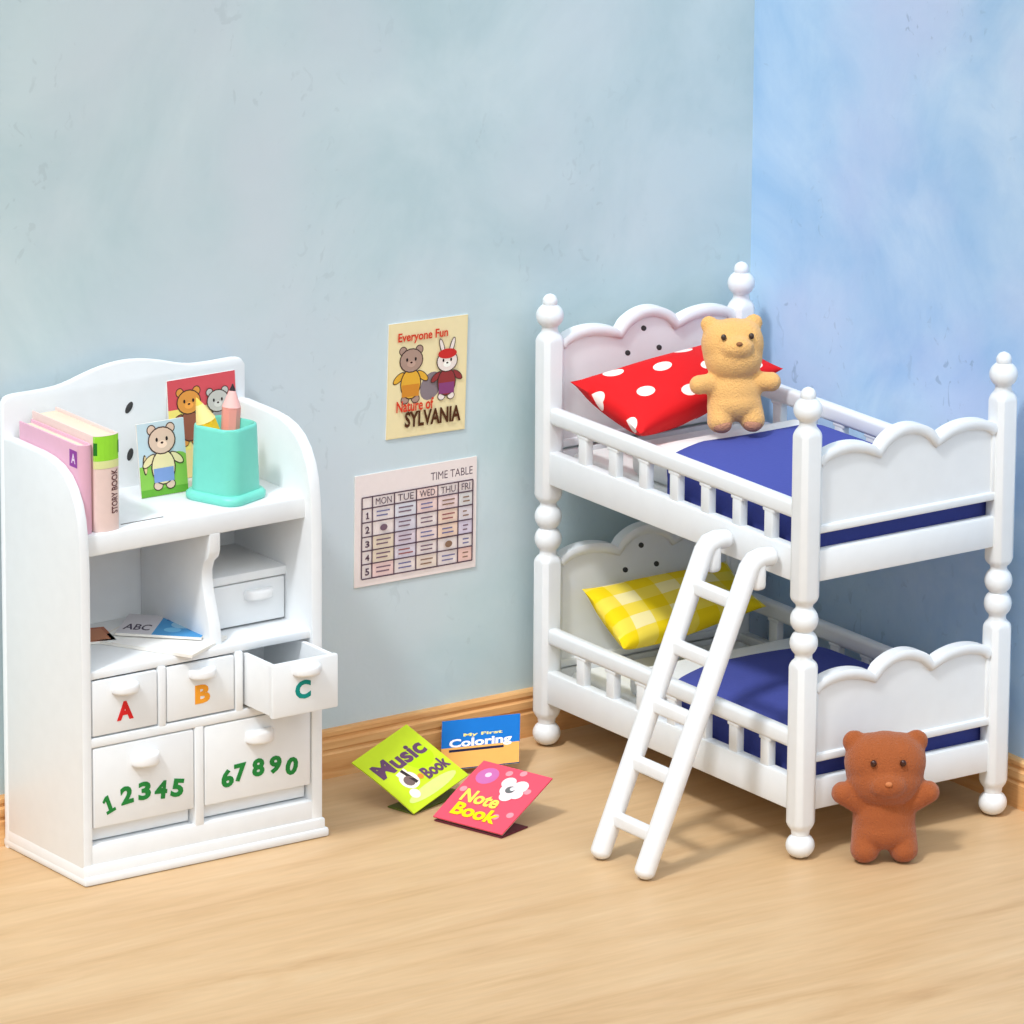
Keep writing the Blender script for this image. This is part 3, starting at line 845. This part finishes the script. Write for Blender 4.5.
d_, c_ = Vector((-.5496, -.3253, .012)), Vector((-.493, -.520, .012))
booklet(d_, c_-d_, Vector((.174, .051, .0875)), .205, .206, ink((228, 84, 104)), ink((104, 44, 56)), 'pink booklet titled Note Book, front one of the three on the floor', art_note, .003,  # shade below the front cover is put into the dark back colour
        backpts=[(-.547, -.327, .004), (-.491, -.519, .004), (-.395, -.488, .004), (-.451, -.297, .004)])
def art_col(A):
    A.rect(0, 0, 1, 1, (20, 110, 190)); A.rect(0, 0, 1, .43, (236, 170, 90)); A.text('My First', .28, .62, .78, .70, (240, 220, 130), .03)
    A.text('Coloring', .10, .38, .90, .60, (250, 240, 240), .035); A.line(.10, .36, .8, .36, .008, (30, 30, 60))
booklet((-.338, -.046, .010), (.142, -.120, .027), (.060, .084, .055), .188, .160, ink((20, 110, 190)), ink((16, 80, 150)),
        'blue booklet with an orange lower band, propped against the back baseboard', art_col, 0)

# ------------------------------------------------------------------ teddies
def bear(name, loc, yaw, H, lean, fur, eye, label, head_w, arm_up, sole=None, nose_m=None, ear=.09, hz=.715, hh=.285, muz=-.09, ear_z=.185, eye_z=.055, eye_x=.118):
    o = thing(name, label, 'teddy bear', loc, 'toy teddy bears')
    R = Matrix.Rotation(yaw, 4, 'Z') @ Matrix.Rotation(lean, 4, 'X')
    def T(b):
        for v in b.verts: v.co = (R @ (v.co*H))+Vector(loc)
    bm = nb()
    E = lambda c, r, rot=None: ell(bm, c, r, rot, 24)
    hw = head_w/2
    E((0, 0, hz), (hw*.97, .215, hh*.97))                   # head
    for q in (-1, 1): E((q*.10, .0, hz+.055), (hw-.10, .19, hh*.74))   # broad brow
    E((0, -.02, hz-.07), (hw*.93, .21, hh*.72))             # cheeks
    E((0, -.175, hz+muz), (.145, .105, .10))                # muzzle
    for s in (-1, 1):
        E((s*(hw-.075), .02, hz+ear_z), (ear, .055, ear))   # ears
    E((0, 0, .33), (.235, .175, .235)); E((0, -.005, .24), (.24, .185, .15)); E((0, .0, .45), (.185, .15, .10))
    for s in (-1, 1):
        for k in range(5):
            t = k/4
            E((s*(.16+.155*t), -.02-.04*t, .43+arm_up*t), (.085, .085, .085))
        for k in range(4):
            t = k/3
            E((s*(.130+.012*t), -.01-.045*t, .24-.135*t), (.106+.004*t, .12, .105))
    T(bm)
    b = obj('body', bm, fur, o, 0)
    m = b.modifiers.new('r', 'REMESH'); m.mode = 'VOXEL'; m.voxel_size = .0042; m.use_smooth_shade = True
    m = b.modifiers.new('s', 'SMOOTH'); m.iterations = 9; m.factor = .5
    tx = bpy.data.textures.new('flock', 'CLOUDS'); tx.noise_scale = .006
    m = b.modifiers.new('d', 'DISPLACE'); m.texture = tx; m.strength = .0016; m.texture_coords = 'LOCAL'
    for s in (-1, 1):
        e = nb(); ell(e, (s*eye_x, -.208, hz+eye_z), (.024, .018, .027), None, 14); T(e); obj('eye', e, eye, b)
    e = nb(); ell(e, (0, -.275, hz+muz+.035), (.028, .018, .020), None, 14); T(e); obj('nose', e, nose_m or eye, b)
    if sole:
        for s in (-1, 1):
            e = nb(); ell(e, (s*.134, -.100, .070), (.085, .075, .068), None, 16); T(e); obj('foot_pad', e, sole, b, 60)
    return o
bear('brown_teddy', (.150, -1.124, .0), -.55, .311, 0, BROWN, EYE_B, 'brown flocked toy teddy bear standing on the floor before the footboard', .605, .11, hz=.705, hh=.292, eye_z=.105, eye_x=.108, muz=-.07, ear_z=.20,
     nose_m=mat('nose_brown', (196, 120, 74), .7))
bear('honey_teddy', (.268, -.376, .822), -.42, .275, -.20, HONEY, EYE_K, 'honey yellow toy teddy bear propped upright against the red polka dot pillow', .54, -.01, muz=.03, hz=.70, eye_z=.125, eye_x=.12, ear_z=.225, sole=SOLE, nose_m=NOSE_H, ear=.078)

# ------------------------------------------------------------------ light
sun = bpy.data.lights.new('sun', 'SUN'); so = bpy.data.objects.new('sun', sun); C.objects.link(so)
sun.energy = 3.35; sun.angle = math.radians(6.5); sun.color = (.96, .98, 1.0)
so.rotation_euler = Vector((.66, .30, -1)).to_track_quat('-Z', 'Y').to_euler(); so.location = (-3, -3, 5)
w = bpy.data.worlds.new('studio_daylight'); sc.world = w; w.use_nodes = True
nt = w.node_tree; bg = nt.nodes['Background']
# studio dome: brightest overhead and in front, dim towards the horizon
tc = nt.nodes.new('ShaderNodeTexCoord'); dt = nt.nodes.new('ShaderNodeVectorMath'); dt.operation = 'DOT_PRODUCT'
dt.inputs[1].default_value = Vector((-.25, -.55, .80)).normalized()
nt.links.new(tc.outputs['Generated'], dt.inputs[0])
mr = nt.nodes.new('ShaderNodeMapRange'); mr.interpolation_type = 'SMOOTHSTEP'
mr.inputs['From Min'].default_value = .50; mr.inputs['From Max'].default_value = .95
mr.inputs['To Min'].default_value = .02; mr.inputs['To Max'].default_value = 3.7
nt.links.new(dt.outputs['Value'], mr.inputs['Value']); nt.links.new(mr.outputs['Result'], bg.inputs['Strength'])
bg.inputs['Color'].default_value = (.93, .97, 1, 1)

# ------------------------------------------------------------------ camera
cd = bpy.data.cameras.new('camera'); co = bpy.data.objects.new('camera', cd); C.objects.link(co); sc.camera = co
r_ = Vector((0.82095069, -0.57096283, 0.00643439)); u_ = Vector((0.15323037, 0.23114743, 0.96077642)); f_ = Vector((0.55005492, 0.78776412, -0.27724949))
M = Matrix(((r_.x, u_.x, -f_.x), (r_.y, u_.y, -f_.y), (r_.z, u_.z, -f_.z)))
co.matrix_world = Matrix.Translation((-9.62033033, -13.62748501, 5.39248518)) @ M.to_4x4()
cd.sensor_width = 36; cd.lens = 7322.35192/1024*36; cd.clip_end = 100; cd.clip_start = .5

vs = sc.view_settings
vs.view_transform = 'Standard'; vs.look = 'None'; vs.gamma = 1; vs.exposure = -0.77; vs.use_curve_mapping = False
